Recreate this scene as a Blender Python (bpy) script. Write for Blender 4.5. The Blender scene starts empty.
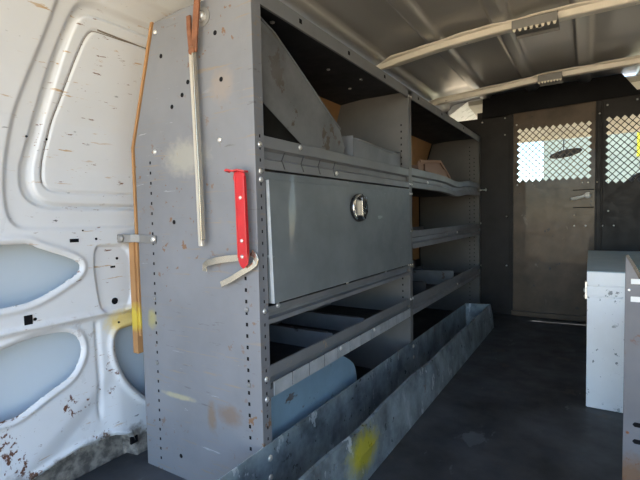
import bpy, math, random
import numpy as np
from mathutils import Vector, Matrix
random.seed(7)
C = bpy.context.scene.collection
PI = math.pi

# ------------------------------------------------------------------ materials
def nt(name):
    m = bpy.data.materials.new(name); m.use_nodes = True
    t = m.node_tree; b = t.nodes['Principled BSDF']
    return m, t, b

def N(t, kind, **kw):
    n = t.nodes.new(kind)
    for k, v in kw.items(): setattr(n, k, v)
    return n

def noise(t, scale, detail=4, rough=.6, stretch=(1, 1, 1), off=(0, 0, 0), rot=(0, 0, 0)):
    co = N(t, 'ShaderNodeTexCoord'); mp = N(t, 'ShaderNodeMapping')
    mp.inputs['Scale'].default_value = stretch; mp.inputs['Location'].default_value = off
    mp.inputs['Rotation'].default_value = rot
    t.links.new(co.outputs['Object'], mp.inputs['Vector'])
    n = N(t, 'ShaderNodeTexNoise'); n.inputs['Scale'].default_value = scale
    n.inputs['Detail'].default_value = detail; n.inputs['Roughness'].default_value = rough
    t.links.new(mp.outputs['Vector'], n.inputs['Vector'])
    return n.outputs['Fac']

def ramp(t, fac, lo, hi, a=0.0, b=1.0):
    r = N(t, 'ShaderNodeMapRange'); r.clamp = True
    r.inputs['From Min'].default_value = lo; r.inputs['From Max'].default_value = hi
    r.inputs['To Min'].default_value = a; r.inputs['To Max'].default_value = b
    t.links.new(fac, r.inputs['Value']); return r.outputs['Result']

def mix(t, fac, a, b):
    m = N(t, 'ShaderNodeMix', data_type='RGBA')
    if isinstance(fac, (int, float)): m.inputs[0].default_value = fac
    else: t.links.new(fac, m.inputs[0])
    for k, v in ((6, a), (7, b)):
        if isinstance(v, tuple): m.inputs[k].default_value = (*v, 1)
        else: t.links.new(v, m.inputs[k])
    return m.outputs[2]

def mul(t, a, b, op='MULTIPLY'):
    m = N(t, 'ShaderNodeMath', operation=op)
    for i, v in enumerate((a, b)):
        if isinstance(v, (int, float)): m.inputs[i].default_value = v
        else: t.links.new(v, m.inputs[i])
    return m.outputs[0]

def blob(t, c, r, soft=.4, org=(0, 0, 0)):
    """1 inside an ellipsoid centred c with radii r (object coordinates), with noisy edge"""
    c = tuple(a - b for a, b in zip(c, org))
    co = N(t, 'ShaderNodeTexCoord'); mp = N(t, 'ShaderNodeMapping'); mp.vector_type = 'TEXTURE'
    mp.inputs['Location'].default_value = c; mp.inputs['Scale'].default_value = r
    t.links.new(co.outputs['Object'], mp.inputs['Vector'])
    l = N(t, 'ShaderNodeVectorMath', operation='LENGTH'); t.links.new(mp.outputs['Vector'], l.inputs[0])
    nn = noise(t, 60, 4)
    s = mul(t, l.outputs['Value'], mul(t, nn, 1.2), 'ADD')
    return ramp(t, s, 1.6 - soft, 1.6 + soft, 1, 0)

def paint(name, col, rough=.45, metal=0.0, var=.12, worn=None, worn_amt=.0, scratches=(), bump=.0, var_scale=6, coat=0, rv=1.0):
    """col with soft variation + scratch layers (colour, scale, stretch, threshold)"""
    m, t, b = nt(name)
    dark = tuple(c * (1 - var) for c in col); lite = tuple(min(1, c * (1 + var)) for c in col)
    c = mix(t, ramp(t, noise(t, var_scale, 5), .35, .65), dark, lite)
    for i, (sc, scale, st, th) in enumerate(scratches):
        f = ramp(t, noise(t, scale, 5, .65, st, (i * 3.1, i * 1.7, i)), th, th + .02)
        # clustered: only where a broad noise is high
        g = ramp(t, noise(t, 4.5, 2, .5, (1, 1, 1), (i * 5 + 1, 2, 3)), .42, .58)
        c = mix(t, mul(t, f, g), c, sc)
    t.links.new(c, b.inputs['Base Color'])
    b.inputs['Metallic'].default_value = metal
    r = ramp(t, noise(t, var_scale * 3, 4), .3, .7, max(.05, rough - .08 * rv), min(1, rough + .1 * rv))
    t.links.new(r, b.inputs['Roughness'])
    if coat: b.inputs['Coat Weight'].default_value = coat
    if bump:
        bp = N(t, 'ShaderNodeBump'); bp.inputs['Strength'].default_value = bump; bp.inputs['Distance'].default_value = .002
        t.links.new(noise(t, 30, 4), bp.inputs['Height']); t.links.new(bp.outputs[0], b.inputs['Normal'])
    return m, t, b, c

RUST = (.16, .07, .035); DK = (.03, .03, .035)
M = {}
M['white'], t, b, c = paint('white_van_paint', (.66, .67, .68), .34, var=.04, var_scale=3, scratches=[
    (RUST, 60, (1, .35, 1.8), .655), (DK, 60, (1, .3, 1.3), .68), ((.5, .36, .22), 44, (1, .25, 2.6), .64)], bump=.05)
# rust spots get denser low down on the wall, and grime along the sill
co = N(t, 'ShaderNodeTexCoord'); sp = N(t, 'ShaderNodeSeparateXYZ'); t.links.new(co.outputs['Object'], sp.inputs[0])
low = ramp(t, sp.outputs['Z'], .22, .42, 1, 0)
rf = mul(t, ramp(t, noise(t, 38, 6, .7, (1, 1, .8), (4, 4, 4)), .575, .60), low)
rf = mul(t, rf, ramp(t, noise(t, 9, 2), .44, .52))
c2 = mix(t, rf, c, (.13, .055, .03))
gz = mul(t, sp.outputs['Z'], ramp(t, noise(t, 14, 6), .3, .7, -.035, .035), 'ADD')
c3 = mix(t, ramp(t, gz, .060, .090, .93, 0), c2, mix(t, ramp(t, noise(t, 45, 5), .4, .62), (.055, .045, .035), (.26, .23, .19)))
yb = blob(t, (-1.0, .675, .365), (.2, .045, .03))
c4 = mix(t, mul(t, yb, .8), c3, (.75, .55, .12))
t.links.new(c4, b.inputs['Base Color'])

M['shelf'], t, b, c = paint('grey_shelf_paint', (.21, .215, .22), .45, metal=.15, var=.08, var_scale=5, scratches=[
    ((.36, .28, .2), 14, (.35, 1, 1.6), .655), ((.5, .5, .5), 30, (.2, 1, 2), .70)], coat=.1)
M['end_panel'], t, b, c = paint('grey_end_panel_paint', (.21, .213, .226), .5, metal=.1, var=.09, var_scale=4, scratches=[
    ((.26, .215, .175), 30, (.22, 1, 4.6), .60), ((.36, .37, .38), 30, (.3, 1, 3), .65), ((.2, .11, .06), 44, (1, 1, 1), .63), ((.14, .135, .14), 30, (.3, 1, 3), .64)], coat=.1)
rb = mix(t, mul(t, blob(t, (-.665, .684, .19), (.03, .2, .02), org=(-.77, 1.75, 0)), .55), c, (.20, .115, .06))
rb = mix(t, mul(t, blob(t, (-.72, .684, .175), (.012, .2, .03), org=(-.77, 1.75, 0)), .6), rb, (.22, .13, .06))
rb = mix(t, mul(t, blob(t, (-.83, .684, .20), (.05, .2, .006), org=(-.77, 1.75, 0)), .5), rb, (.55, .48, .25))
rb = mix(t, mul(t, blob(t, (-.775, .684, .76), (.06, .2, .035), org=(-.77, 1.75, 0)), .35), rb, (.58, .54, .42))
rb = mix(t, mul(t, blob(t, (-.66, .684, .90), (.03, .2, .03), org=(-.77, 1.75, 0)), .3), rb, (.42, .3, .2))
rb = mix(t, mul(t, blob(t, (-.915, .684, .378), (.014, .2, .022), org=(-.77, 1.75, 0)), .5), rb, (.5, .42, .08))
t.links.new(rb, b.inputs['Base Color'])
M['door_paint'] = paint('blue_grey_door_paint', (.18, .20, .205), .42, metal=.1, var=.1, var_scale=9, scratches=[
    ((.36, .40, .41), 20, (1, .4, 1.5), .66)], coat=.2)[0]
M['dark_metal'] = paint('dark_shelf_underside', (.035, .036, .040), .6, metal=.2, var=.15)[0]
M['inner'] = paint('grey_inner_sheet', (.19, .195, .205), .45, metal=.2, var=.18, scratches=[((.07, .06, .06), 12, (1, 1, 1), .62)])[0]
M['strip'] = paint('pale_label_strip', (.42, .44, .45), .4, metal=.1, var=.15, var_scale=20)[0]
M['galv'], t, b, c = paint('worn_galvanised_steel', (.25, .30, .325), .34, metal=.35, var=.5, var_scale=12, scratches=[
    ((.60, .64, .66), 30, (1, .8, .35), .60), (DK, 34, (1, 1, 1), .64), ((.22, .12, .08), 16, (1, 1, .8), .66)], bump=.15)
yb = blob(t, (-.445, .89, .072), (.035, .07, .040), org=(-.51, 1.4, 0))
t.links.new(mix(t, mul(t, yb, .9), c, (.62, .55, .03)), b.inputs['Base Color'])
M['blue_sheet'] = paint('blue_grey_divider', (.28, .43, .55), .4, metal=.3, var=.12, scratches=[
    (DK, 26, (1, 1, 1.5), .63), ((.13, .1, .09), 12, (1, .5, 1.4), .64)])[0]
M['grey_sheet'] = paint('stained_grey_sheet', (.20, .205, .21), .42, metal=.35, var=.2, var_scale=8, scratches=[
    ((.13, .10, .08), 11, (1, 1, 1), .62), ((.2, .17, .13), 18, (1, .5, 1), .62)])[0]
M['ply'], t, b, c = paint('tan_backing_board', (.38, .20, .08), .75, var=.12)
t.links.new(mix(t, mul(t, blob(t, (-.975, .68, .375), (.03, .05, .03)), .85), c, (.62, .48, .05)), b.inputs['Base Color'])
M['rust'] = paint('rusty_brown_metal', (.24, .095, .045), .6, metal=.2, var=.25, var_scale=40)[0]
M['steel'] = paint('worn_bright_steel', (.66, .61, .52), .38, metal=.5, var=.05, var_scale=8, rv=.3)[0]
M['brass'] = paint('gold_plated_spring_steel', (.56, .50, .40), .25, metal=.85, var=.06, var_scale=10, rv=.2)[0]
M['zinc'] = paint('zinc_bolt', (.80, .78, .74), .3, metal=.7, var=.05)[0]
M['bracket'] = paint('dull_grey_bracket', (.25, .245, .235), .5, metal=.3, var=.1)[0]
M['red'] = paint('red_paint', (.52, .010, .014), .38, var=.1, var_scale=30, coat=.3)[0]
M['black'] = paint('black_hole', (.008, .008, .009), .8, var=.1)[0]
M['black_plastic'] = paint('black_plastic', (.015, .015, .017), .3, var=.1)[0]
M['chrome'] = paint('chrome', (.85, .85, .83), .15, metal=1, var=.03)[0]
M['roof'] = paint('grey_roof_skin', (.45, .445, .425), .30, metal=.25, var=.03, var_scale=2, rv=.2)[0]
M['cream'] = paint('cream_roof_bow_paint', (.88, .81, .68), .35, var=.08, var_scale=10, scratches=[(RUST, 20, (.4, 1, 1), .68)])[0]
M['partition'] = paint('taupe_partition_paint', (.088, .060, .038), .42, metal=.1, var=.25, var_scale=7, scratches=[
    ((.16, .13, .10), 13, (1, 1, .6), .64), (DK, 18, (1, 1, 1), .64)], coat=.15)[0]
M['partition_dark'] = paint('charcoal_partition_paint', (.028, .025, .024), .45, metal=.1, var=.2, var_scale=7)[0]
M['black_board'] = paint('black_header_board', (.008, .008, .009), .6, var=.2)[0]
M['floor'] = paint('dark_rubber_floor', (.040, .044, .050), .52, var=.5, var_scale=5, scratches=[
    ((.10, .11, .12), 6, (1, .5, 1), .60), ((.16, .17, .17), 20, (1, .3, 1), .68), ((.07, .055, .045), 9, (1, 1, 1), .60)], bump=.25)[0]
M['white_cab'] = paint('white_cabinet_paint', (.90, .92, .94), .4, var=.04, scratches=[
    ((.25, .28, .3), 40, (1, 1, 1), .61), ((.6, .5, .42), 16, (1, 1, 1), .70)])[0]
M['grey_top'] = paint('blue_grey_cabinet_top', (.42, .56, .63), .4, metal=.05, var=.05)[0]
M['mauve'] = paint('grey_right_panel', (.165, .165, .18), .5, metal=.1, var=.1, scratches=[(RUST, 14, (1, 1, 1), .66)])[0]
M['mauve'], t, b, c = paint('grey_right_panel', (.15, .15, .165), .5, metal=.1, var=.1, scratches=[(RUST, 26, (1, 1, 1), .63)])
t.links.new(mix(t, mul(t, blob(t, (.08, 1.1, .045), (.05, .2, .05), org=(.25, 1.25, 0)), .9), c, (.17, .09, .045)), b.inputs['Base Color'])
M['label'] = paint('white_label', (.8, .8, .78), .5, var=.03)[0]
M['carton'] = paint('tan_carton', (.34, .21, .15), .8, var=.08)[0]
M['concrete'] = paint('sunlit_concrete', (.62, .47, .28), .85, var=.12, var_scale=.6)[0]
M['seam2'] = paint('dark_grey_stamp', (.07, .07, .075), .6)[0]
M['seam'] = paint('grey_brown_sealant', (.22, .18, .14), .7)[0]
M['shelf_mid_shaded'] = paint('shaded_mid_upright', (.175, .17, .165), .5, metal=.1, var=.1)[0]  # shelf paint slightly darkened for the shade inside the near bay
M['dim_wall'] = paint('unseen_wall_grey', (.22, .22, .22), .6, var=.1)[0]  # unseen right wall, greyed to cut bounced light
for k_, v_ in (('black_board', .15), ('partition_dark', .2), ('dark_metal', .25), ('partition', .35), ('black', .1), ('dim_wall', .3)):
    M[k_].node_tree.nodes['Principled BSDF'].inputs['Specular IOR Level'].default_value = v_
M['headliner'] = paint('beige_headliner', (.55, .52, .42), .8, var=.05)[0]
M['dash'] = paint('dark_dashboard', (.05, .05, .055), .6, var=.1)[0]
M['shelf_far_shaded'] = paint('shaded_far_upright', (.12, .115, .11), .5, metal=.1, var=.1)[0]  # shelf paint darkened to carry the shade inside the far bay
M['skin'] = paint('clean_sky_tinted_skin', (.57, .64, .70), .45, var=.03, var_scale=2)[0]  # blue of the sky light put into the base colour
M['outer'] = paint('van_body_paint', (.75, .75, .74), .3, var=.03)[0]
M['stucco'] = paint('cream_stucco', (.36, .37, .32), .85, var=.08, var_scale=1)[0]
M['leaf'] = paint('tree_leaves', (.22, .33, .12), .7, var=.4, var_scale=3)[0]
M['bark'] = paint('tree_bark', (.2, .15, .1), .9, var=.3)[0]
M['yellow'] = paint('yellow_plastic', (.85, .7, .02), .5, var=.05)[0]
g, t, b = nt('thin_glass'); t.nodes.remove(b)
tr = N(t, 'ShaderNodeBsdfTransparent'); tr.inputs[0].default_value = (.80, .86, .85, 1)
gl = N(t, 'ShaderNodeBsdfGlossy'); gl.inputs['Roughness'].default_value = .02
mx = N(t, 'ShaderNodeMixShader'); mx.inputs[0].default_value = .06
t.links.new(tr.outputs[0], mx.inputs[1]); t.links.new(gl.outputs[0], mx.inputs[2])
t.links.new(mx.outputs[0], t.nodes['Material Output'].inputs[0]); M['glass'] = g

# ------------------------------------------------------------------ mesh builder
ORG = {}
class MB:
    def __init__(s): s.v = []; s.f = []; s.m = []
    def add(s, vs, fs, mi=0):
        o = len(s.v); s.v += [tuple(v) for v in vs]
        for f in fs: s.f.append([i + o for i in f]); s.m.append(mi)
        return s
    def box(s, x0, x1, y0, y1, z0, z1, mi=0):
        vs = [(x, y, z) for z in (z0, z1) for y in (y0, y1) for x in (x0, x1)]
        return s.add(vs, [(0, 2, 3, 1), (4, 5, 7, 6), (0, 1, 5, 4), (2, 6, 7, 3), (0, 4, 6, 2), (1, 3, 7, 5)], mi)
    def prism(s, pts, ax, a, b, mi=0):
        """2D polygon pts extruded along axis ax from a to b; 2D axes are the remaining two in xyz order"""
        def P(p, h):
            q = list(p); q.insert('xyz'.index(ax), h); return tuple(q)
        n = len(pts)
        vs = [P(p, a) for p in pts] + [P(p, b) for p in pts]
        fs = [list(range(n))[::-1], [i + n for i in range(n)]] + [(i, (i + 1) % n, (i + 1) % n + n, i + n) for i in range(n)]
        return s.add(vs, fs, mi)
    def sweep(s, prof, path, up=(0, 0, 1), mi=0):
        """closed 2D profile (side, up) swept along 3D path"""
        n = 0; rings = []
        for i, p in enumerate(path):
            p = Vector(p); a = Vector(path[max(0, i - 1)]); b = Vector(path[min(len(path) - 1, i + 1)])
            d = (b - a).normalized(); r = d.cross(Vector(up)).normalized(); u = r.cross(d)
            pr = prof(i) if callable(prof) else prof
            n = len(pr)
            rings.append([p + r * q[0] + u * q[1] for q in pr])
        vs = [v for r in rings for v in r]; fs = []
        for k in range(len(path) - 1):
            for i in range(n): fs.append((k * n + i, k * n + (i + 1) % n, (k + 1) * n + (i + 1) % n, (k + 1) * n + i))
        fs.append(list(range(n))[::-1]); fs.append([(len(path) - 1) * n + i for i in range(n)])
        return s.add(vs, fs, mi)
    def tube(s, path, r, n=8, up=(0, 0, 1), mi=0):
        return s.sweep([(r * math.cos(2 * PI * i / n), r * math.sin(2 * PI * i / n)) for i in range(n)], path, up, mi)
    def disc(s, c, nrm, r, h, n=12, mi=0, ry=None, dome=False):
        c = Vector(c); nv = Vector(nrm).normalized()
        a = nv.orthogonal().normalized() if abs(nv.z) > .9 else Vector((0, 0, 1)).cross(nv).normalized()
        b = nv.cross(a)
        ry = ry or r
        def ring(k, hh): return [c + nv * hh + a * (r * k * math.cos(2 * PI * i / n)) + b * (ry * k * math.sin(2 * PI * i / n)) for i in range(n)]
        levels = [(1, 0), (1, h)] if not dome else [(1, 0), (1, h * .4), (.8, h * .8), (.35, h)]
        vs = [v for k, hh in levels for v in ring(k, hh)]; fs = []
        for k in range(len(levels) - 1):
            for i in range(n): fs.append((k * n + i, k * n + (i + 1) % n, (k + 1) * n + (i + 1) % n, (k + 1) * n + i))
        L = (len(levels) - 1) * n
        fs.append(list(range(n))[::-1]); fs.append([L + i for i in range(n)])
        return s.add(vs, fs, mi)
    def build(s, name, mats, parent=None, bevel=0, smooth=False, seg=2, solid=0):
        me = bpy.data.meshes.new(name)
        o0 = ORG.get(parent.name, Vector()) if parent else Vector()
        me.from_pydata([tuple(Vector(v) - o0) for v in s.v], [], s.f)
        for m in (mats if isinstance(mats, (list, tuple)) else [mats]): me.materials.append(M[m])
        for p, mi in zip(me.polygons, s.m): p.material_index = mi; p.use_smooth = smooth
        me.update()
        import bmesh
        bm = bmesh.new(); bm.from_mesh(me); bmesh.ops.recalc_face_normals(bm, faces=bm.faces); bm.to_mesh(me); bm.free()
        o = bpy.data.objects.new(name, me); C.objects.link(o)
        if parent: o.parent = parent
        ORG[o.name] = o0
        if bevel:
            b = o.modifiers.new('bevel', 'BEVEL'); b.width = bevel; b.segments = seg; b.limit_method = 'ANGLE'; b.angle_limit = .6
            b.harden_normals = False
        if solid:
            q = o.modifiers.new('solid', 'SOLIDIFY'); q.thickness = solid
        return o

def tag(o, label=None, cat=None, group=None, kind=None):
    if label: o['label'] = label
    if cat: o['category'] = cat
    if group: o['group'] = group
    if kind: o['kind'] = kind
    return o
def thing(name, loc, label, cat, group=None):
    o = bpy.data.objects.new(name, None); C.objects.link(o); o.location = loc
    o.empty_display_size = .05
    ORG[o.name] = Vector(loc)
    return tag(o, label, cat, group)

# ------------------------------------------------------------------ left wall (pressed sheet metal)
ZP = [0, .74, .84, 1.085, 1.2, 1.27, 1.32]; XP = [-1.0, -1.0, -.985, -.91, -.862, -.81, -.74]
def wx(z): return np.interp(z, ZP, XP)
def sdf(P, poly):
    """signed distance (negative inside) of points P (n,2) to polygon"""
    poly = np.array(poly); d = np.full(len(P), 1e9); ins = np.zeros(len(P), bool)
    n = len(poly)
    for i in range(n):
        a = poly[i]; b = poly[(i + 1) % n]; e = b - a; w = P - a
        h = np.clip((w @ e) / (e @ e), 0, 1)
        d = np.minimum(d, np.linalg.norm(w - h[:, None] * e, axis=1))
        c1 = (P[:, 1] >= a[1]) != (P[:, 1] >= b[1])
        xs = a[0] + (P[:, 1] - a[1]) / (b[1] - a[1] + 1e-12) * e[0]
        ins ^= c1 & (P[:, 0] < xs)
    return np.where(ins, -d, d)
def smooth_poly(pts, it=2, keep=()):
    for _ in range(it):
        q = []
        for i in range(len(pts)):
            a = np.array(pts[i]); b = np.array(pts[(i + 1) % len(pts)])
            q += [tuple(a * .75 + b * .25), tuple(a * .25 + b * .75)]
        pts = q
    return pts
def ss(x, a, b):
    t = np.clip((x - a) / (b - a), 0, 1); return t * t * (3 - 2 * t)
E_ = 1.2
pA = smooth_poly([(.499, 1.089), (.477, .997), (.453, .917), (.430, .827), (.419, .737), (.414, .667), (.425, .615), (.468, .604), (E_, .604), (E_, 1.13), (.52, 1.13)], 2)
pB = smooth_poly([(E_, .648), (.543, .648), (.48, .651), (.447, .68), (.447, .73), (.455, .765), (.473, .838), (.488, .925), (.506, .997), (.53, 1.075), (.56, 1.091), (.60, 1.094), (E_, 1.094)], 2)
pC = smooth_poly([(E_, .659), (.555, .660), (.497, .662), (.470, .69), (.471, .735), (.478, .77), (.493, .838), (.515, .957), (.534, 1.035), (.552, 1.064), (.60, 1.069), (E_, 1.069)], 2)
pD = smooth_poly([(E_, .687), (.616, .687), (.515, .687), (.491, .70), (.491, .735), (.496, .772), (.511, .841), (.523, .884), (.542, .959), (.564, 1.033), (.59, 1.043), (E_, 1.043)], 2)
H1 = smooth_poly([(.30, .577), (.402, .577), (.455, .577), (.47, .566), (.542, .538), (.562, .519), (.549, .499), (.524, .486), (.491, .469), (.45, .453), (.395, .450), (.30, .450)], 2)
H2 = smooth_poly([(.30, .345), (.391, .362), (.45, .375), (.515, .375), (.55, .360), (.562, .322), (.55, .287), (.528, .262), (.48, .245), (.42, .214), (.383, .220), (.30, .205)], 2)
H3 = smooth_poly([(.80, .346), (.694, .348), (.658, .346), (.645, .327), (.644, .285), (.665, .223), (.687, .190), (.73, .14), (.80, .10)], 2)
pP = smooth_poly([(.594, .520), (.600, .560), (.62, .562), (.70, .556), (.695, .395), (.633, .392), (.608, .402), (.600, .456)], 2)
def wall_h(P):
    y, z = P[:, 0], P[:, 1]
    h = np.zeros(len(P))
    h -= .007 * (1 - ss(sdf(P, pA), -.006, .006))
    sb = sdf(P, pB); sc = sdf(P, pC); sd = sdf(P, pD)
    h -= .013 * (1 - ss(sb, -.008, .004))
    h += .013 * (1 - ss(sc, -.004, .006))
    h -= .005 * np.exp(-(sd / .0026) ** 2)
    # roll above the recess, towards the roof rail
    h += .012 * ss(z, 1.10, 1.13)
    # ledge lines
    h += .006 * (1 - ss(z, .575, .600)) * 0
    h -= .014 * (1 - ss(z, .380, .397)) * (1 - ss(y, 2, 2.1))
    h += .006 * np.exp(-((z - .399) / .006) ** 2)
    # vertical crease under the ledge
    yc = .600 + (.39 - z) * .02
    h -= .007 * np.exp(-((y - yc) / .006) ** 2) * (1 - ss(z, .37, .385)) * ss(z, .12, .16)
    # diagonal crease towards sill
    q = z - (.215 - (.62 - y) * .75)
    h -= .009 * (1 - ss(q, -.035, .03)) * ss(z, .06, .09) * (1 - ss(y, .60, .66))
    for H in (H1, H2, H3):
        s = sdf(P, H)
        h += .006 * np.exp(-((s - .010) / .007) ** 2)
    h -= .009 * (1 - ss(sdf(P, pP), -.005, .005))
    # sill recess
    zs = np.interp(y, [.3, .45, .549, .638, .68, .70], [.05, .066, .082, .077, .060, .0])
    h -= .045 * (1 - ss(z - zs, -.006, .003)) * (1 - ss(y, .685, .695))
    h += .006 * np.exp(-((z - zs - .010) / .006) ** 2) * (1 - ss(y, .68, .70))
    return h
def wall_mesh(name, ys, zs, sgn=1, xoff=0.0, detail=True):
    Y, Z = np.meshgrid(ys, zs); P = np.stack([Y.ravel(), Z.ravel()], 1)
    keep = None
    if detail:
        cell = .0026; allf = np.full(len(P), 9.)
        for H in (H1, H2, H3):
            s0 = sdf(P, H); e = 1e-4
            gx = (sdf(P + [e, 0], H) - s0) / e; gz = (sdf(P + [0, e], H) - s0) / e
            near = (np.abs(s0) < cell * .62) & (P[:, 0] < .8)
            P = np.where(near[:, None], P - (s0 * 1.0)[:, None] * np.stack([gx, gz], 1), P)
            allf = np.minimum(allf, s0)
        Y = P[:, 0].reshape(Y.shape); Z = P[:, 1].reshape(Z.shape)
    X = wx(P[:, 1])
    if detail: X = X + wall_h(P)
    if sgn < 0: X = -X + xoff
    v = np.stack([X, P[:, 0], P[:, 1]], 1)
    ny, nz = len(ys), len(zs)
    idx = np.arange(ny * nz).reshape(nz, ny)
    f = np.stack([idx[:-1, :-1], idx[1:, :-1], idx[1:, 1:], idx[:-1, 1:]], -1).reshape(-1, 4)
    if sgn > 0: f = f[:, ::-1]
    if detail:
        cen = P[f].mean(axis=1); dd = np.minimum(np.minimum(sdf(cen, H1), sdf(cen, H2)), sdf(cen, H3))
        f = f[dd > 0]
    me = bpy.data.meshes.new(name); me.from_pydata(v.tolist(), [], f.tolist()); me.materials.append(M['white' if detail else 'dim_wall'])
    me.polygons.foreach_set('use_smooth', [True] * len(me.polygons)); me.update()
    o = bpy.data.objects.new(name, me); C.objects.link(o)
    return tag(o, kind='structure')
ys = np.concatenate([np.arange(-.36, .36, .02), np.arange(.36, .80, .0026), np.arange(.80, 2.87, .09)])
zs = np.concatenate([np.arange(-.01, 1.15, .0026), np.arange(1.15, 1.27, .012)])
WL = wall_mesh('wall_left', ys, zs)
q = WL.modifiers.new('solid', 'SOLIDIFY'); q.thickness = .004; q.offset = -1
mb = MB(); mb.prism([(-1.075, -.05), (-1.068, .5), (-1.055, .75), (-1.0, 1.05), (-.90, 1.30), (-.91, 1.31), (-1.02, 1.05), (-1.075, .75), (-1.088, .5), (-1.095, -.05)], 'y', -.36, 2.87)
o = mb.build('outer_skin', 'skin', WL); o['label'] = 'smooth outer body skin behind the oval openings'
WR = wall_mesh('wall_right', np.arange(-.36, 2.9, .1), np.arange(-.01, 1.331, .04), -1, -.08, False)
q = WR.modifiers.new('solid', 'SOLIDIFY'); q.thickness = .012; q.offset = -1
# punched slots and holes in the pressed wall
def wall_disc(mb, y, z, r, ry=None): mb.disc((float(wx(z) + wall_h(np.array([[y, z]]))[0]) - .001, y, z), (1, 0, 0), r, .0022, 10, ry=ry)
mb = MB()
for (y, z, r) in ((.458, .416, .0035), (.601, .579, .003), (.658, .527, .0035), (.647, .421, .0085), (.658, .364, .003), (.5, .80, .003), (.46, .80, .0025), (.57, .60, .002)):
    wall_disc(mb, y, z, r)
for (y, z, a, b_) in ((.445, .417, .008, .010), (.549, .578, .010, .004), (.646, .507, .006, .0025), (.686, .046, .010, .009)):
    x = float(wx(z) + wall_h(np.array([[y, z]]))[0])
    mb.box(x - .004, x + .0014, y - a, y + a, z - b_, z + b_)
o = mb.build('punched_hole', 'black', WL); o['label'] = 'black punched holes and slots in the white wall'

# dark sealant line around the inner panel of the recess
def on_wall(y, z, d=.0006): return (float(wx(z) + wall_h(np.array([[y, z]]))[0]) + d, y, z)
line = [p for p in pD if .485 < p[0] < .9 and p[1] > .70]
line.sort(key=lambda p: (p[1] if p[0] < .57 else 2 + p[0]))
pth = [on_wall(*p) for p in line]
mb = MB().tube(pth, .0011, 5, up=(1, 0, 0))
pth = [on_wall(y, 1.043) for y in np.linspace(.585, .85, 12)]
mb.tube(pth, .0018, 5, up=(1, 0, 0))
o = mb.build('seam_line', 'seam', WL); o['label'] = 'thin dark sealant line around the pressed panel'

# floor, ceiling, roof skin with raised ribs
mb = MB().box(-1.05, .97, -.36, 2.9, -.04, 0)
tag(mb.build('floor', 'floor'), kind='structure')
def roof_z(x):
    return float(np.interp(x, [-.86, -.76, -.66, -.3, 0, .3, .55, .68, .78], [1.27, 1.318, 1.332, 1.34, 1.342, 1.34, 1.332, 1.318, 1.27]))
xs = np.arange(-.86, .7801, .008); ribs = [-.80, -.545, -.29, -.03, .23, .48]
vs = []; fs = []
ysr = [-.36, .5, 1, 1.5, 2, 2.5, 2.88]
for y in ysr:
    for x in xs:
        z = roof_z(x)
        for r in ribs: z -= .018 * float(ss(np.array(.036 - abs(x - r)), 0, .014))
        vs.append((float(x), y, z))
n = len(xs)
for j in range(len(ysr) - 1):
    for i in range(n - 1): fs.append((j * n + i, (j + 1) * n + i, (j + 1) * n + i + 1, j * n + i + 1))
mb = MB(); mb.add(vs, fs)
o = mb.build('ceiling', 'roof', smooth=True, solid=.004); tag(o, kind='structure'); o.modifiers[0].offset = 1
# ensure thickness goes upwards whichever way the normals fell
if o.data.polygons[len(o.data.polygons) // 2].normal.z < 0: o.modifiers[0].offset = -1

# roof bows (cream cross members)
def bow(name, y, zpts, wob):
    X = np.linspace(-.82, .76, 60)
    mb = MB(); path = []; w = []
    for i, x in enumerate(X):
        z = float(np.interp(x, [p[0] for p in zpts], [p[1] for p in zpts]))
        path.append((float(x), y, z))
        e = min(1, (x + .82) / .10, (.76 - x) / .10)
        w.append((max(.12, e), math.sin(x * 21 + wob) * .006 + math.sin(x * 47 + wob) * .003))
    def prof(i):
        e, k = w[i]; a = .029 * e
        return [(-a - .012 * e - k, .020), (-a - .010 * e - k, .014), (-a, .012), (-a + .004, .001), (a - .006, -.006 * e), (a, -.003 * e), (a + .003, .016), (a + .014 * e - k, .019), (a + .017 * e - k, .024)]
    mb.sweep(prof, path)
    for x in (-.42, -.19, .12, .25, .5):
        z = float(np.interp(x, [p[0] for p in zpts], [p[1] for p in zpts]))
        mb.disc((x, y, z + .001), (0, 0, -1), .008, .003, 10, 1)
    o = mb.build(name, ['cream', 'black'], bevel=.002, seg=1); tag(o, kind='structure'); return o
bow('trim_1', 1.80, [(-.82, 1.252), (-.755, 1.259), (-.524, 1.286), (-.29, 1.300), (-.1, 1.300), (.13, 1.30), (.5, 1.29), (.76, 1.252)], .4)
bow('trim_2', 2.50, [(-.82, 1.235), (-.70, 1.247), (-.41, 1.265), (-.17, 1.284), (.03, 1.288), (.19, 1.288), (.5, 1.28), (.76, 1.24)], 1.9)
def bow_bracket(x0, x1, y, z, label):
    t_ = thing('mounting_bracket', ((x0 + x1) / 2, y, z), label, 'bracket', 'brackets screwed to the roof bows')
    mb = MB()
    mb.box(x0, x1, y - .070, y + .045, z - .004, z)
    mb.box(x0, x1, y + .041, y + .045, z - .014, z)
    mb.box(x0, x1, y - .074, y - .070, z - .020, z + .012)
    mb.build('plate', 'bracket', t_, bevel=.0015, seg=1)
    mb = MB()
    nt_ = 8
    for i in range(nt_):
        x = x0 + (x1 - x0) * (i + .5) / nt_
        mb.prism([(x - .006, z - .020), (x + .006, z - .020), (x + .003, z - .030), (x - .003, z - .030)], 'y', y - .0745, y - .0705)
    o = mb.build('clip_teeth', 'steel', t_)
    mb = MB()
    for k in (.38, .58): mb.disc((x0 + (x1 - x0) * k, y - .01, z - .004), (0, 0, -1), .012, .004, 10, dome=True)
    mb.build('rivet', 'brass', t_)
bow_bracket(-.245, -.100, 1.80, 1.293, 'toothed metal bracket under the nearer cream roof bow')
bow_bracket(-.225, -.12, 2.50, 1.280, 'toothed metal bracket under the farther cream roof bow beside the black header')

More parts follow.
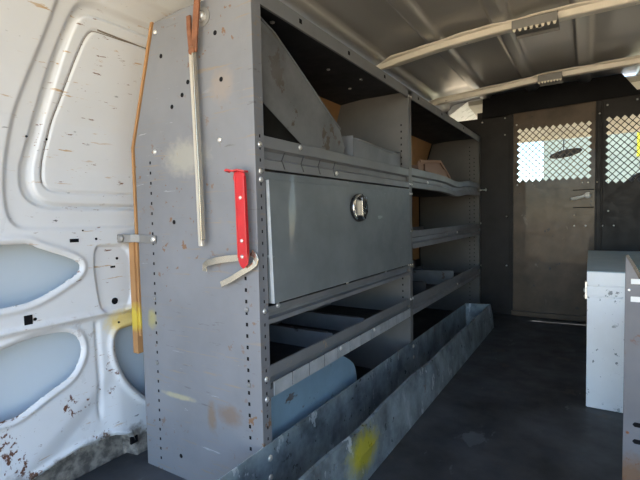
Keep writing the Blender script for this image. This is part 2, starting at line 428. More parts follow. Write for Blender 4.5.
# ------------------------------------------------------------------ shelving unit
XF = -.579
U = thing('shelving_unit', (-.77, 1.75, 0), 'long grey steel shelving unit bolted along the white left wall', 'shelving')
def side_poly(x1): return [(-.956, 0), (x1, 0), (x1, 1.085), (-.775, 1.085), (-.866, 1.078), (-.956, .80)]
# near end panel: sheet, front flange, perforations
Y0 = .684
mb = MB()
mb.prism(side_poly(-.573), 'y', Y0, Y0 + .003)
mb.box(-.577, -.573, Y0, Y0 + .029, 0, 1.085)
mb.prism([(-.600, Y0 - .0008), (-.5722, Y0 - .0008), (-.5722, Y0 + .0288), (-.576, Y0 + .0288), (-.576, Y0 + .002), (-.600, Y0 + .002)], 'z', 0, 1.087)
for k in range(31):
    z = .758 - k * .0243
    if z > .02: mb.box(-.9015 - .004 * (k / 31), -.8965 - .004 * (k / 31), Y0 - .0006, Y0 + .001, z - .0035, z + .0035, 1)
for k in range(42):
    z = 1.03 - k * .0243
    if z < .52: mb.box(-.611, -.605, Y0 - .0006, Y0 + .001, z - .004, z + .004, 1)
    if z < .79: mb.box(-.5745, -.5718, Y0 + .0130, Y0 + .0170, z - .0035, z + .0035, 1)
for (x, z) in ((-.759, .924), (-.845, .998), (-.779, .899), (-.659, .912), (-.814, .878), (-.822, .615), (-.672, 1.01), (-.829, .054)):
    mb.disc((x, Y0 + .001, z), (0, -1, 0), .0055, .0016, 8, 1)
o = mb.build('end_panel', ['end_panel', 'black'], U, bevel=.002); o['label'] = 'near end panel with rows of punched holes and scratches'
for ypan in (1.572, 2.795):
    mb = MB()
    mb.prism(side_poly(-.577), 'y', ypan + .012, ypan + .015)
    mb.box(-.581, -.577, ypan, ypan + .030, 0, 1.085)
    for k in range(30):
        z = .96 - k * .0243
        if k % 1 == 0: mb.box(-.613, -.608, ypan + .0113, ypan + .0125, z - .0035, z + .0035, 1)
    if ypan > 2: 
        for k in range(42): mb.box(-.64, -.635, ypan + .0113, ypan + .0125, 1.03 - k * .0243 - .0035, 1.03 - k * .0243 + .0035, 1)
    mb.build('upright_panel', ['shelf_mid_shaded' if ypan < 2 else 'shelf_far_shaded', 'black'], U, bevel=.001)
# top sheet + lip
mb = MB()
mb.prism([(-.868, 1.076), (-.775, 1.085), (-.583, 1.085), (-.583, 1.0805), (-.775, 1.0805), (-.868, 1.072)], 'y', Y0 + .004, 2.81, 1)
mb.box(-.583, -.577, Y0 + .034, 2.824, 1.057, 1.090)
for y in (.86, 1.1, 1.35, 1.68, 2.0, 2.4): mb.box(-.5775, -.5762, y, y + .010, 1.070, 1.080, 2)
for (x, y) in ((-.66, .80), (-.64, .84), (-.72, 1.0), (-.70, 1.2), (-.66, 1.35), (-.74, 1.42)): mb.disc((x, y, 1.0805), (0, 0, -1), .006, .004, 8, 3, dome=True)
mb.build('top_sheet', ['shelf', 'dark_metal', 'black', 'zinc'], U)
# shelf trays
def shelf(ya, yb, ztop, strip=False, lip=.070, dip=None, under='dark_metal'):
    zb = ztop - lip
    mb = MB()
    xb = -.93 if ztop < .8 else -.93
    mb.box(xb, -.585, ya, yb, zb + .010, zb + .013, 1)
    mb.box(xb, xb + .002, ya, yb, zb + .013, zb + .055)
    # formed front lip: top face, stepped groove, lower face (swept so it can sag)
    n = 26; path = []
    for i in range(n):
        y = ya + (yb - ya) * i / (n - 1); d = 0
        if dip: d = dip(y)
        path.append((-.579, y, zb + d))
    pr = [(0.0, 0), (.003, .001), (.003, .020), (-.008, .026), (-.010, .041), (.001, .046), (.002, .070), (-.001, .0715), (-.003, .069), (-.003, .046), (-.013, .042), (-.011, .025), (-.001, .019), (-.001, .003), (-.018, .003), (-.018, 0)]
    pr = [(a, b * lip / .0715) for a, b in pr]
    mb.sweep(pr, path)
    o = mb.build('shelf', ['shelf', under], U)
    if strip:
        s = MB(); w = strip; y = ya + .012; k = 0
        while y + w < yb:
            s.box(-.5762, -.5735, y, y + w - .003, zb + .002, zb + .033, 0)
            s.box(-.5762, -.5745, y + w - .003, y + w, zb + .002, zb + .033, 1)
            y += w; k += 1
        q = s.build('label_strip', ['strip', 'black'], o); q['label'] = 'pale label strip along the shelf lip'
    return o
B1 = (Y0 + .031, 1.571); B2 = (1.603, 2.794)
shelf(*B1, .792)
shelf(*B1, .305, strip=.070)
shelf(*B1, .432, lip=.038)
shelf(*B2, .800, dip=lambda y: -.014 * math.exp(-((y - 2.28) / .16) ** 2) + .006 * math.exp(-((y - 2.6) / .2) ** 2), lip=.076)
shelf(*B2, .560, lip=.070)
shelf(*B2, .305, lip=.070)
mb = MB()
for y in (.775, .85, .925, 1.0):
    for sg in (1, -1):
        mb.add([(-.5752, y, .7445), (-.5752, y + .003, .7445), (-.5750, y + .014, .7445 + sg * .018), (-.5750, y + .011, .7445 + sg * .018),
                (-.5760, y, .7445), (-.5760, y + .003, .7445), (-.5760, y + .014, .7445 + sg * .018), (-.5760, y + .011, .7445 + sg * .018)],
               [(0, 1, 2, 3), (4, 7, 6, 5), (0, 4, 5, 1), (1, 5, 6, 2), (2, 6, 7, 3), (3, 7, 4, 0)])
q = mb.build('stamped_marks', 'seam2', U); q['label'] = 'dark chevron marks on the upper shelf lip'
# cabinet front: strip above the door and door
mb = MB().box(-.583, -.578, B1[0], B1[1], .438, .719)
mb.build('cabinet_front', 'dark_metal', U)
mb = MB().box(-.580, -.5755, B1[0] + .001, B1[1], .7005, .7175)
mb.build('door_header', 'door_paint', U, bevel=.001)
D = MB()
D.prism([(-.577, .700), (-.567, .700), (-.560, .440), (-.577, .440)], 'y', .7185, 1.545)
# pale edge return at the near end
D.prism([(-.5750, .6995), (-.5665, .6995), (-.5595, .4405), (-.568, .4405)], 'y', .7172, .7182, 1)
door = D.build('door', ['door_paint', 'strip'], U, bevel=.0016); door['label'] = 'flat blue-grey drop-down door with a pale left edge'
# latch
ly, lz = 1.122, .644
lx = -.567 + (.700 - lz) / .26 * .007
mb = MB(); mb.disc((lx - .001, ly, lz), (1, 0, 0), .050, .012, 32, ry=.040)
L0 = mb.build('latch', 'black_plastic', door, bevel=.004, smooth=False); L0['label'] = 'black oval cup latch'
mb = MB(); 
ring = [(lx + .010, ly + .046 * math.cos(a), lz + .037 * math.sin(a)) for a in np.linspace(PI * .45, PI * 1.35, 16)]
mb.tube(ring, .0035, 6, up=(1, 0, 0)); mb.build('latch_rim', 'chrome', door, smooth=True)
mb = MB()
pts = [(.004, -.030), (.014, -.034), (.022, -.02), (.026, .010), (.024, .027), (.014, .033), (.004, .029), (-.006, .02), (-.004, -.022)]
mb.prism([(ly - .004 + a, lz + b_) for a, b_ in pts], 'x', lx + .010, lx + .020)
mb.prism([(ly + .006, lz - .004), (ly + .013, lz - .004), (ly + .013, lz + .022), (ly + .006, lz + .022)], 'x', lx + .0195, lx + .0205, 1)
q = mb.build('latch_handle', ['chrome', 'black'], door, bevel=.002); q['label'] = 'chrome pull lever'
# bolts
def bolt(x, y, z, nrm=(1, 0, 0), r=.006, parent=U, mat='zinc', h=.004):
    mb = MB().disc((x, y, z), nrm, r, h, 10, dome=True); return mb.build('bolt', mat, parent, smooth=True)
for y in (.699,):
    for z in (.770, .716, .699, .427, .283, .240): bolt(-.573, y, z)
for y, z in ((.75, .430), (1.07, .435), (1.34, .437), (1.55, .436), (1.02, .262), (1.24, .262), (1.02, .735), (.85, .782)): bolt(-.574 if z < .4 else -.5765, y, z)
for y in (1.577, 1.598):
    for z in (1.062, .735, .700, .560, .430, .300): bolt(-.577, y, z, r=.0045)
for y, z in ((2.25, .528), (2.25, .262), (1.78, .752), (2.81, .560), (2.81, .300)): bolt(-.574, y, z, r=.006)
for (x, z) in ((-.861, 1.055), (-.879, .782), (-.668, .787), (-.607, .430), (-.903, .430), (-.607, .270), (-.903, .270)): bolt(x, Y0, z, (0, -1, 0), r=.0055, mat='bracket' if z < .5 else 'zinc')
mb = MB().disc((-.705, Y0, 1.050), (0, -1, 0), .020, .002, 20).disc((-.705, Y0 - .002, 1.050), (0, -1, 0), .010, .010, 12, 1, dome=True)
q = mb.build('washer_bolt', ['bracket', 'zinc'], U, smooth=False); q['label'] = 'large bolt with a round washer near the top'
mb = MB().tube([(-.58, 2.812, .765), (-.545, 2.812, .765)], .004, 8).disc((-.545, 2.812, .765), (1, 0, 0), .010, .008, 10, dome=True)
mb.build('end_bolt', 'zinc', U)

mb = MB().box(-.945, -.943, .69, 1.36, .738, .80); mb.box(-.860, -.858, .69, 1.36, .80, 1.07); mb.build('shade_sheet', 'partition_dark', U)  # dark sheet added to stand in for shade at the back of the bay
# tan backing board behind the unit
mb = MB()
bp = [(-.961, .33), (-.961, .800), (-.916, .938), (-.871, 1.080)]
vs = []; 
for (x, z) in bp: vs += [(x - .001, z), (x + .005, z)]
mb.box(-.984, -.9650, .676, 2.0, .285, .585)
mb.add([(bp[i][0] + o_, yy, bp[i][1]) for yy in (.681, 2.79) for i in range(4) for o_ in (-.004, .003)],
       [(0, 2, 3, 1), (2, 4, 5, 3), (4, 6, 7, 5), (8, 9, 11, 10), (10, 11, 13, 12), (12, 13, 15, 14),
        (0, 8, 10, 2), (2, 10, 12, 4), (4, 12, 14, 6), (1, 3, 11, 9), (3, 5, 13, 11), (5, 7, 15, 13), (0, 1, 9, 8), (6, 14, 15, 7)])
tag(mb.build('backing_board', 'ply'), 'thin tan backing board between the shelving unit and the white wall', 'board')

# ------------------------------------------------------------------ loose sheets, bin and carton on the shelves
def sheet(name, poly, x0, tilt, label, cat, mat, edge=True, group=None):
    """plate cut to poly (y,z), leaning so that x = x0 + tilt*(z-zmin)"""
    zm = min(p[1] for p in poly); n = len(poly); th = .002
    f = lambda p, d: (x0 + tilt * (p[1] - zm) + d, p[0], p[1])
    mb = MB(); mb.add([f(p, -th) for p in poly] + [f(p, 0) for p in poly],
                      [list(range(n))[::-1], list(range(n, 2 * n))] + [(i, (i + 1) % n, (i + 1) % n + n, i + n) for i in range(n)])
    if edge:
        e = [f(poly[i], .001) for i in edge]
        mb.tube(e, .0028, 6, up=(1, 0, 0))
    o = mb.build(name, mat, group and None, bevel=.0007, seg=1)
    return tag(o, label, cat)
sheet('leaning_divider', [(.692, .905), (1.04, .738), (1.10, .738), (1.132, .822), (1.104, .868), (.811, 1.028), (.80, 1.034), (.692, 1.066)], -.612, .02,
      'stained grey steel divider leaning diagonally on the upper left shelf above the door', 'divider', 'grey_sheet', edge=[4, 5, 6, 7])
bn = thing('parts_bin', (-.70, 1.38, .735), 'low open grey metal bin on the upper shelf right of the leaning divider', 'bin')
mb = MB(); a0, a1, b0, b1, z0, z1 = 1.175, 1.560, -.76, -.605, .7355, .858
mb.box(b0, b1, a0, a1, z0, z0 + .002); mb.box(b1 - .002, b1, a0, a1, z0, z1 - .006); mb.box(b0, b0 + .002, a0, a1, z0, z1)
mb.box(b0, b1, a0, a0 + .003, z0, z1 + .004); mb.box(b0, b1, a1 - .003, a1, z0, z1)
mb.build('bin_body', 'inner', bn, bevel=.001)
mb = MB().tube([(b1, a0 + .01, z1 - .004), (b1, a0 + .1, z1 - .006), (b1, a1 - .08, z1 - .016), (b1, a1 - .01, z1 - .006)], .003, 6)
mb.build('rolled_rim', 'shelf', bn, smooth=True)
# carton in far bay
ca = thing('carton', (-.69, 2.05, .7355), 'open tan carton standing tilted on the upper shelf of the far bay', 'box')
mb = MB(); w_ = .17; h_ = .10; d_ = .10
for (x0, x1, y0, y1, za, zb) in ((0, d_, 0, w_ * 2, 0, .004), (0, .004, 0, w_ * 2, 0, h_), (d_ - .004, d_, 0, w_ * 2, 0, h_), (0, d_, 0, .004, 0, h_), (0, d_, w_ * 2 - .004, w_ * 2, 0, h_)):
    mb.box(-.71 + x0, -.71 + x1, 1.86 + y0, 1.86 + y1, .7395 + za, .7395 + zb)
cb = mb.build('carton_body', 'carton', ca)
mb = MB()
mb.sweep([(-.006, -.002), (.006, -.002), (.006, .004), (-.006, .004)], [(-.612, 1.80, .846), (-.612, 2.09, .872), (-.612, 2.26, .806), (-.612, 2.33, .742)], up=(1, 0, 0))
fl = mb.build('carton_flap', 'carton', ca)
mb = MB().prism([(1.80, .745), (2.33, .745), (2.26, .806), (2.09, .872), (1.80, .846)], 'x', -.622, -.618)
mb.build('carton_side', 'carton', ca)
# cross dividers in the low left bay and in the low far bay
def cross(y, ztop, label, x0=-.92, x1=-.60, zb=.2485, mat='inner'):
    mb = MB(); mb.prism([(x0, zb), (x1, zb), (x1, ztop), (x0, ztop)], 'y', y, y + .003)
    mb.box(x0, x1 - .02, y, y + .012, ztop - .002, ztop)
    return tag(mb.build('cross_divider', mat), label, 'divider')
cross(1.02, .300, 'grey cross divider in the lower left bay, nearer of the two')
cross(1.22, .300, 'grey cross divider behind the nearest one in the lower left bay')
cross(1.83, .330, 'dark cross divider in the lower far bay just past the middle upright', mat='dark_metal')
cross(2.28, .325, 'pale cross divider in the lower far bay farther from the middle upright', mat='grey_sheet')
sheet('kick_panel', [(.692, .004), (1.185, .004), (1.168, .135), (1.160, .160), (1.148, .178), (1.125, .195), (1.10, .210), (1.075, .222), (1.06, .233), (.692, .233)], -.602, 0,
      'blue-grey steel panel with black marks standing under the lowest shelf', 'panel', 'blue_sheet', edge=False)

# ------------------------------------------------------------------ galvanised floor tray
T = thing('floor_tray', (-.51, 1.4, 0), 'long worn galvanised tray on the floor along the shelving unit', 'tray')
xb, xf = -.571, -.447
mb = MB().prism([(.40, 0), (2.42, 0), (2.42, .132), (1.55, .139), (.40, .145)], 'x', xb - .003, xb)
mb.build('back_wall', 'galv', T, bevel=.001)
n = 40; vs = []
for i in range(n + 1):
    y = .40 + (2.478 - .40) * i / n
    wv = .003 * math.sin(y * 9) + .002 * math.sin(y * 23)
    zt = .126 + .002 * math.sin(y * 12)
    vs += [(xf + .010, y, .001), (xf + .004 + wv, y, .07), (xf - .006 + wv, y, zt), (xf - .014 + wv, y, zt + .0005), (xf - .012 + wv, y, zt - .003), (xf - .009 + wv, y, zt - .003), (xf + .001 + wv, y, .07), (xf + .007, y, .001)]
fs = []
for i in range(n):
    for k in range(8): fs.append((i * 8 + k, (i + 1) * 8 + k, (i + 1) * 8 + (k + 1) % 8, i * 8 + (k + 1) % 8))
fs += [list(range(8)), [n * 8 + k for k in range(8)][::-1]]
mb = MB(); mb.add(vs, fs)
for y in (.70, .765, .78): mb.disc((xf - .0035, y, .100), (1, 0, .1), .004, .0015, 8, 1)
mb.build('front_wall', ['galv', 'black'], T)
mb = MB().add([(xb, .40, .0015), (xf + .008, .40, .0015), (xf + .008, 2.478, .0015), (xb, 2.42, .0015), (xb, .40, .003), (xf + .008, .40, .003), (xf + .008, 2.478, .003), (xb, 2.42, .003)],
   [(0, 3, 2, 1), (4, 5, 6, 7), (0, 1, 5, 4), (1, 2, 6, 5), (2, 3, 7, 6), (3, 0, 4, 7)])
mb.build('tray_floor', 'galv', T)
for name, ya, yb_ in (('end_wall', 2.42, 2.478), ('end_wall', .40, .40)):
    mb = MB().add([(xb, ya, .002), (xf + .008, yb_, .002), (xf - .008, yb_, .127), (xb, ya, .132), (xb, ya + .002, .002), (xf + .008, yb_ + .002, .002), (xf - .008, yb_ + .002, .127), (xb, ya + .002, .132)],
       [(0, 1, 2, 3), (4, 7, 6, 5), (0, 4, 5, 1), (1, 5, 6, 2), (2, 6, 7, 3), (3, 7, 4, 0)])
    mb.build(name, 'galv', T)
for y, z in ((.702, .112), (.702, .070), (1.585, .118), (1.585, .075)): bolt(xb, y, z, r=.007, parent=T, mat='steel')

# ------------------------------------------------------------------ hanging things on the end panel
W = thing('wall_bracket', (-.95, .66, .577), 'small grey steel bracket bolting the shelving unit to the white wall', 'bracket')
mb = MB().sweep([(-.010, -.0015), (.010, -.0015), (.010, .0015), (-.010, .0015)],
   [(-.998, .655, .577), (-.990, .658, .577), (-.972, .664, .577), (-.962, .667, .577), (-.955, .674, .577), (-.945, .680, .576), (-.925, .6815, .575), (-.885, .6815, .574)], up=(0, 1, 0))
mb.build('strap', 'bracket', W, bevel=.001)
mb = MB().disc((-.987, .657, .577), (.2, -1, 0), .010, .006, 10, dome=True); mb.build('bolt', 'bracket', W, smooth=True)
mb = MB().disc((-.893, .680, .574), (0, -1, 0), .008, .005, 10, dome=True); mb.build('bolt', 'zinc', W, smooth=True)

R_ = thing('hanging_rod', (-.715, .67, .562), 'long slim steel rod with rusty forked top hanging down the end panel', 'rod')
def slab(mb, path, w, th, mi=0): mb.sweep([(-w / 2, -th / 2), (w / 2, -th / 2), (w / 2, th / 2), (-w / 2, th / 2)], path, up=(0, 1, 0), mi=mi)
mb = MB(); slab(mb, [(-.728, .669, .985), (-.724, .668, .90), (-.7185, .667, .70), (-.7165, .667, .562)], .012, .008); mb.build('rod', 'steel', R_, bevel=.002)
mb = MB(); slab(mb, [(-.719, .667, .985), (-.716, .666, .90), (-.7105, .665, .70), (-.7095, .665, .575)], .005, .011); q = mb.build('edge_strip', 'brass', R_, bevel=.001); q['label'] = 'gold-toned edge strip'
mb = MB(); slab(mb, [(-.738, .674, 1.058), (-.737, .673, 1.03), (-.732, .671, .995), (-.726, .670, .965)], .012, .006); q = mb.build('prong', 'rust', R_, bevel=.002); q['label'] = 'short rusty brown prong'
mb = MB(); slab(mb, [(-.690, .666, 1.14), (-.702, .666, 1.08), (-.712, .667, 1.02), (-.718, .667, .975)], .016, .006); q = mb.build('prong', 'rust', R_, bevel=.002); q['label'] = 'long rusty brown prong rising out of the frame'
mb = MB().disc((-.722, .664, .978), (0, -1, 0), .009, .004, 10, dome=True); mb.build('pivot', 'rust', R_)

K = thing('hanging_clip', (-.605, .67, .62), 'bright red metal clip with two curved spring arms hanging on the end panel', 'clip')
mb = MB()
outline = [(-.6265, .702), (-.6235, .713), (-.606, .7165), (-.590, .7105), (-.5865, .69), (-.5845, .60), (-.584, .545), (-.588, .527), (-.600, .518), (-.613, .522), (-.619, .535), (-.6195, .60), (-.6215, .69)]
outline = [(x + .004 + (.006 if x < -.61 else 0), z) for x, z in outline]
mb.prism(outline, 'y', .664, .667)
mb.prism([(-.6125, .705), (-.6100, .705), (-.6070, .54), (-.6095, .54)], 'y', .6625, .666)
mb.prism([(-.5855, .705), (-.5825, .705), (-.5795, .54), (-.5825, .54)], 'y', .658, .666)
mb.build('red_body', 'red', K, bevel=.0015)
mb = MB(); slab(mb, [(-.584, .668, .7135), (-.600, .664, .7175), (-.612, .662, .7155), (-.624, .660, .719), (-.628, .659, .7155)], .004, .018)
mb.build('curled_top', 'red', K, bevel=.001)
for z in (.662, .575, .543): mb = MB().disc((-.597, .664, z), (0, -1, 0), .004, .003, 10, dome=True); mb.build('rivet', 'zinc', K, smooth=True)
mb = MB(); slab(mb, [(-.600, .671, .541), (-.64, .670, .537), (-.675, .668, .532), (-.700, .667, .526), (-.708, .667, .520), (-.711, .668, .513), (-.704, .668, .514)], .014, .0025)
q = mb.build('spring_arm', 'brass', K, bevel=.001); q['label'] = 'straight spring arm with a hooked tip'
mb = MB(); slab(mb, [(-.585, .677, .552), (-.575, .676, .545), (-.571, .676, .537), (-.574, .675, .528), (-.584, .674, .521), (-.605, .672, .510), (-.635, .670, .494), (-.664, .669, .481)], .013, .0025)
q = mb.build('spring_arm', 'brass', K, bevel=.001); q['label'] = 'curved lower spring arm'
mb = MB().tube([(-.606, .6838, .708), (-.606, .666, .708)], .003, 8); mb.build('hook_pin', 'zinc', K)

# ------------------------------------------------------------------ partition
YP = 2.850
Pn = thing('partition', (0, YP, 0), 'dark steel partition closing off the cab at the far end', 'partition')
mb = MB().box(-1.0, -.402, YP, YP + .003, 0, 1.205); mb.box(-.412, -.402, YP - .010, YP, .02, 1.205); mb.box(-.60, -.402, YP, YP + .003, 1.2, 1.24)
mb.build('side_panel', 'partition_dark', Pn, bevel=.001)
def mesh_panel(mb, x0, x1, z0, z1, hx0, hx1, hz0, hz1, y, th=.002):
    """sheet x0..x1, z0..z1 with a field of diamond openings inside hx/hz"""
    w = .0345; h = .0365
    nx = round((hx1 - hx0) / w); nz = round((hz1 - hz0) / h)
    w = (hx1 - hx0) / nx; h = (hz1 - hz0) / nz; a = w * .415; b = h * .415
    def quad(pts): 
        n = len(pts); mb.add([(p[0], y, p[1]) for p in pts] + [(p[0], y + th, p[1]) for p in pts],
            [list(range(n))[::-1], [i + n for i in range(n)]] + [(i, (i + 1) % n, (i + 1) % n + n, i + n) for i in range(n)])
    for i in range(nx):
        for j in range(nz):
            cx = hx0 + (i + .5) * w; cz = hz0 + (j + .5) * h
            for sx in (-1, 1):
                for sz in (-1, 1):
                    gx, gz = i + (sx > 0), j + (sz > 0)
                    inner = 0 < gx < nx and 0 < gz < nz
                    P = lambda u, v: (cx + sx * u, cz + sz * v)
                    pts = [P(a, 0), P(w / 2, 0)]
                    pts += [P(w / 2, h / 2 - b), P(w / 2 - a, h / 2)] if inner else [P(w / 2, h / 2)]
                    pts += [P(0, h / 2), P(0, b)]
                    quad(pts)
    mb.box(x0, hx0, y, y + th, z0, z1); mb.box(hx1, x1, y, y + th, z0, z1)
    mb.box(hx0, hx1, y, y + th, z0, hz0); mb.box(hx0, hx1, y, y + th, hz1, z1)
mb = MB(); mesh_panel(mb, -.392, .022, .026, 1.240, -.375, .008, .797, 1.120, YP - .004)
dr = mb.build('door', 'partition', Pn); dr['label'] = 'taupe sliding door with a diamond mesh window'
mb = MB().box(-.404, -.392, YP - .014, YP - .002, .03, 1.214); mb.box(.022, .030, YP - .014, YP - .002, .03, 1.214); mb.box(.048, .056, YP - .012, YP, .0, 1.214)
mb.box(.020, .058, YP - .0008, YP + .002, 0, 1.24)
mb.build('door_frame', 'partition_dark', Pn, bevel=.002)
mb = MB(); mesh_panel(mb, .056, .85, .0, 1.250, .066, .618, .765, 1.130, YP)
mb.build('mesh_panel', 'partition_dark', Pn)
mb = MB().box(-.40, .03, YP - .020, YP - .001, .0, .030); mb.build('door_sill', 'partition', Pn, bevel=.003)
mb = MB().box(-.082, .018, YP - .007, YP - .0045, .640, .745); mb.box(-.082, .018, YP - .009, YP - .007, .738, .7425, 1); mb.box(-.082, .018, YP - .009, YP - .007, .640, .645, 1)
hp = mb.build('latch_plate', ['partition', 'black'], dr)
mb = MB().tube([(-.092, YP - .030, .690), (-.07, YP - .032, .694), (-.035, YP - .030, .702), (-.012, YP - .030, .712)], .0085, 8)
mb.disc((-.012, YP - .036, .708), (0, -1, 0), .017, .012, 14, dome=True); mb.tube([(-.012, YP - .007, .706), (-.012, YP - .036, .706)], .010, 8)
mb.tube([(-.070, YP - .007, .694), (-.070, YP - .030, .694)], .005, 6)
q = mb.build('door_handle', 'label', dr, smooth=True); q['label'] = 'bright steel door handle'
mb = MB().prism([(-.567, 1.20), (.218, 1.222), (.128, 1.352), (-.563, 1.352)], 'y', YP - .020, YP - .016)
q = mb.build('header_board', 'black_board', Pn); q['label'] = 'black header board with cut-off corners'
for (x, z) in ((-.57, 1.18), (-.44, 1.19), (-.44, 1.09), (-.43, .60), (-.43, .30), (.075, 1.19), (.205, 1.2), (-.37, .785), (-.01, .78), (.03, .78), (.08, .78), (-.075, .60), (-.075, .54), (-.02, .54), (.06, .54), (.11, .54), (.085, .62), (-.04, .78), (-.375, 1.14), (.04, 1.15)):
    bolt(x, YP - .0045 if -.39 < x < .02 else YP - .0005, z, (0, -1, 0), r=.005, parent=Pn)

# ------------------------------------------------------------------ right-hand cabinets
Wc = thing('storage_cabinet', (.22, 2.0, 0), 'white scratched storage cabinet with a blue-grey top in front of the partition', 'cabinet')
mb = MB().box(-.004, .46, 1.590, 2.43, .0, .430); mb.build('cabinet_body', 'white_cab', Wc, bevel=.003)
mb = MB().box(-.006, .462, 1.588, 2.432, .430, .434); mb.build('cabinet_top', 'grey_top', Wc, bevel=.001)
mb = MB().box(-.006, .46, 1.584, 1.590, .391, .432); mb.build('front_rail', 'white_cab', Wc, bevel=.0015)
mb = MB().box(-.006, .46, 1.584, 1.590, .357, .388); mb.build('front_rail', 'white_cab', Wc, bevel=.0015)
mb = MB().box(-.005, .46, 1.585, 1.590, .004, .354); mb.build('front_panel', 'white_cab', Wc, bevel=.0015)
mb = MB().box(-.011, -.004, 1.592, 1.612, .345, .400); mb.disc((-.009, 1.600, .372), (-1, 0, 0), .008, .006, 10, dome=True); mb.disc((-.009, 1.604, .352), (-1, 0, 0), .006, .005, 10, dome=True)
mb.build('latch', 'zinc', Wc, bevel=.001)

G = thing('parts_cabinet', (.25, 1.25, 0), 'grey steel cabinet end cut off by the right edge of the frame', 'cabinet')
mb = MB().prism([(.064, 0), (.46, 0), (.46, .33), (.16, .33), (.0665, .527), (.064, .527)], 'y', 1.10, 1.104)
for z in (.172, .136): mb.prism([(.080, z), (.084, z + .005), (.125, z + .004), (.125, z - .005), (.084, z - .005)], 'y', 1.0985, 1.1005, 1)
q = mb.build('end_panel', ['mauve', 'black'], G, bevel=.001)
mb = MB().sweep([(-.003, -.003), (.003, -.003), (.003, .004), (-.003, .004)], [(.066, 1.101, .5275), (.075, 1.101, .512), (.16, 1.101, .334)], up=(0, 1, 0))
mb.build('edge_trim', 'black_plastic', G)
mb = MB().box(.105, .46, 1.104, 1.50, .0, .328)
mb.build('cabinet_body', 'shelf', G)
for z in (.4735, .4365):
    x0 = .0735
    mb = MB().box(x0, .12 if z < .45 else .092, 1.0975, 1.100, z - .0055, z + .0055); mb.build('label_holder', 'label', G, bevel=.0006)
mb = MB().disc((.071, 1.100, .455), (0, -1, 0), .003, .002, 8, dome=True); mb.build('bolt', 'zinc', G)
mb = MB().disc((.072, 1.100, .152), (0, -1, 0), .003, .002, 8, dome=True); mb.build('bolt', 'rust', G)

# ------------------------------------------------------------------ cab ahead and van outside
mb = MB()
mb.prism([(2.88, 1.335), (3.95, 1.30), (3.95, 1.285), (2.88, 1.325)], 'x', -.82, .78)
tag(mb.build('ceiling_2', 'outer'), kind='structure')
mb = MB().prism([(2.88, 1.30), (3.3, 1.265), (3.92, 1.185), (3.92, 1.20), (3.3, 1.28), (2.88, 1.325)], 'x', -.66, .60)
tag(mb.build('trim_3', 'headliner'), kind='structure')
for s, nm in ((-1, 'wall_cab_left'), (1, 'wall_cab_right')):
    f = lambda x: x if s < 0 else -x - .08
    mb = MB()
    def pb(pts, a, b_): mb.prism(pts, 'x', min(f(a), f(b_)), max(f(a), f(b_)))
    pb([(2.88, -.3), (4.6, -.3), (4.6, .50), (2.88, .50)], -1.02, -.98)
    # pillars and rail
    for (y0, y1) in ((2.88, 3.02),):
        mb.add([(f(-1.0), y0, .5), (f(-1.0), y1, .5), (f(-.82), y1, 1.3), (f(-.82), y0, 1.3), (f(-.96), y0, .5), (f(-.96), y1, .5), (f(-.78), y1, 1.3), (f(-.78), y0, 1.3)],
               [(0, 1, 2, 3), (4, 7, 6, 5), (0, 4, 5, 1), (1, 5, 6, 2), (2, 6, 7, 3), (3, 7, 4, 0)])
    mb.add([(f(-1.0), 4.5, .5), (f(-1.0), 4.6, .5), (f(-.84), 3.98, 1.3), (f(-.84), 3.90, 1.3), (f(-.94), 4.5, .5), (f(-.94), 4.6, .5), (f(-.78), 3.98, 1.3), (f(-.78), 3.90, 1.3)],
               [(0, 1, 2, 3), (4, 7, 6, 5), (0, 4, 5, 1), (1, 5, 6, 2), (2, 6, 7, 3), (3, 7, 4, 0)])
    mb.add([(f(-.86), 2.88, 1.22), (f(-.86), 3.98, 1.22), (f(-.80), 3.98, 1.32), (f(-.80), 2.88, 1.34), (f(-.84), 2.88, 1.22), (f(-.84), 3.98, 1.22), (f(-.66), 3.98, 1.30), (f(-.66), 2.88, 1.33)],
               [(0, 1, 2, 3), (4, 7, 6, 5), (0, 4, 5, 1), (1, 5, 6, 2), (2, 6, 7, 3), (3, 7, 4, 0)])
    o = mb.build(nm, 'outer'); tag(o, kind='structure')
mb = MB().box(-.93, .85, 4.1, 4.55, -.28, .50); tag(mb.build('dashboard', 'dash', bevel=.03), 'dark dashboard below the windshield beyond the partition', 'dashboard')
mb = MB().box(-1.0, .92, 2.88, 4.6, -.34, -.30); tag(mb.build('floor_2', 'dash'), kind='structure')
mb = MB().add([(-.96, 4.66, .55), (.88, 4.66, .55), (.72, 3.96, 1.29), (-.80, 3.96, 1.29), (-.96, 4.664, .555), (.88, 4.664, .555), (.72, 3.964, 1.295), (-.80, 3.964, 1.295)],
   [(0, 1, 2, 3), (4, 7, 6, 5), (0, 4, 5, 1), (1, 5, 6, 2), (2, 6, 7, 3), (3, 7, 4, 0)])
tag(mb.build('window_1', 'glass'), kind='structure')
Rm = thing('rear_view_mirror', (-.2, 3.95, 1.08), 'dark rear-view mirror seen through the mesh window', 'mirror')
mb = MB(); mb.prism([(-.165 + .115 * math.cos(a) * .985 - .03 * math.sin(a) * .17, 1.072 + .115 * math.cos(a) * .17 + .030 * math.sin(a)) for a in np.linspace(0, 2 * PI, 25)[:-1]], 'y', 3.90, 3.93); q = mb.build('mirror_housing', 'black_plastic', Rm, bevel=.006)
q.rotation_euler = (0, 0, 0)
mb = MB().tube([(-.18, 3.93, 1.075), (-.18, 3.95, 1.13), (-.18, 3.955, 1.20)], .005, 8); mb.build('mirror_stem', 'black_plastic', Rm)
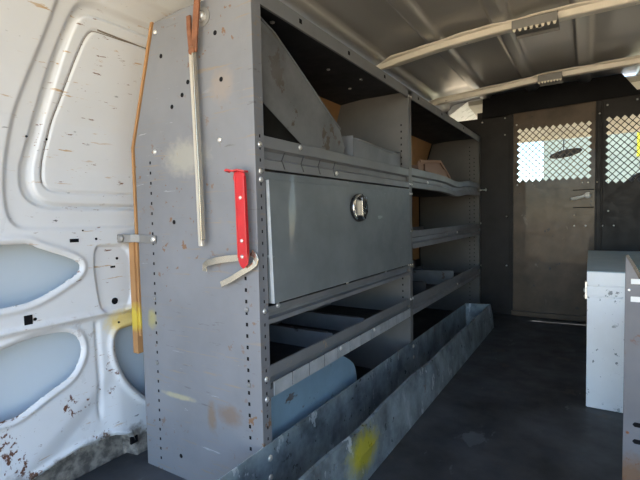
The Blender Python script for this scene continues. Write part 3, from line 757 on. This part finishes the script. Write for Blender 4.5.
# passenger seats (dark) seen low right through the mesh
St = thing('cab_seat', (.42, 3.35, -.3), 'dark cab seat headrest behind the right mesh panel', 'seat')
mb = MB().prism([(.14, .1), (.66, .1), (.64, .78), (.55, .86), (.25, .86), (.16, .78)], 'y', 3.35, 3.48); mb.build('backrest', 'dash', St, bevel=.03)
mb = MB().prism([(.26, .88), (.54, .88), (.52, 1.06), (.46, 1.09), (.34, 1.09), (.28, 1.06)], 'y', 3.37, 3.46); mb.tube([(.34, 3.41, .82), (.34, 3.41, .9)], .006); mb.tube([(.46, 3.41, .82), (.46, 3.41, .9)], .006)
mb.build('headrest', 'dash', St, bevel=.02)
mb = MB().box(.14, .66, 3.45, 3.95, -.05, .12); mb.box(.2, .6, 3.45, 3.9, -.3, -.05); mb.build('seat', 'dash', St, bevel=.03)

# outside world
GZ = -.65
mb = MB().box(-60, 60, -60, 90, GZ - .1, GZ); tag(mb.build('ground', 'concrete'), kind='structure')
mb = MB().box(-1.02, .94, -.30, 4.6, -.42, -.05); tag(mb.build('trim_4', 'dash'), kind='structure')
Bd = thing('building', (6, 26, GZ), 'pale cream building beyond the windshield behind the mesh window', 'building')
mb = MB().box(-1.95, 14, 24, 34, GZ, 5.2); mb.build('wall', 'stucco', Bd)
mb = MB().box(-2.2, 14.3, 23.7, 34.3, 5.2, 5.45); mb.build('roof', 'outer', Bd)
mb = MB().box(1.74, 2.04, 23.94, 24, 3.0, 4.05)
tag(mb.build('wall_sign', 'yellow'), 'small yellow sign on the cream building wall behind the right mesh panel', 'sign')

# ------------------------------------------------------------------ light
w = bpy.data.worlds.new('World'); bpy.context.scene.world = w; w.use_nodes = True
t = w.node_tree; bg = t.nodes['Background']
sky = t.nodes.new('ShaderNodeTexSky'); sky.sky_type = 'NISHITA'; sky.sun_disc = False
SUN_EL = math.radians(50); SUN_AZ = math.radians(84)   # azimuth measured from +Y towards +X
sky.sun_elevation = SUN_EL; sky.sun_rotation = SUN_AZ; sky.air_density = 1.0; sky.dust_density = .1; sky.ozone_density = 2.5
t.links.new(sky.outputs[0], bg.inputs[0]); bg.inputs[1].default_value = .36
sl = bpy.data.lights.new('sun', 'SUN'); sl.energy = 9.0; sl.color = (1, .93, .82); sl.angle = .009
so = bpy.data.objects.new('sun', sl); C.objects.link(so)
dirv = Vector((math.sin(SUN_AZ) * math.cos(SUN_EL), math.cos(SUN_AZ) * math.cos(SUN_EL), math.sin(SUN_EL)))
so.rotation_euler = (-dirv).to_track_quat('-Z', 'Y').to_euler(); so.location = dirv * 10

# ------------------------------------------------------------------ camera
F, yaw, pitch, roll = 435.838107, .554818058, -.0528656176, -.0209891033
f = Vector((-math.sin(yaw) * math.cos(pitch), math.cos(yaw) * math.cos(pitch), math.sin(pitch)))
r = Vector((math.cos(yaw), math.sin(yaw), 0)); u = r.cross(f)
r2 = math.cos(roll) * r + math.sin(roll) * u; u2 = -math.sin(roll) * r + math.cos(roll) * u
cam = bpy.data.cameras.new('camera'); co = bpy.data.objects.new('camera', cam); C.objects.link(co)
cam.sensor_width = 36; cam.lens = F * 36 / 640; cam.clip_start = .02; cam.clip_end = 300
co.matrix_world = Matrix(((r2.x, u2.x, -f.x, 0), (r2.y, u2.y, -f.y, 0), (r2.z, u2.z, -f.z, .62), (0, 0, 0, 1)))
S = bpy.context.scene; S.camera = co
S.view_settings.view_transform = 'Standard'; S.view_settings.look = 'None'; S.view_settings.gamma = 1
S.view_settings.exposure = 1.38
S.view_settings.use_curve_mapping = False
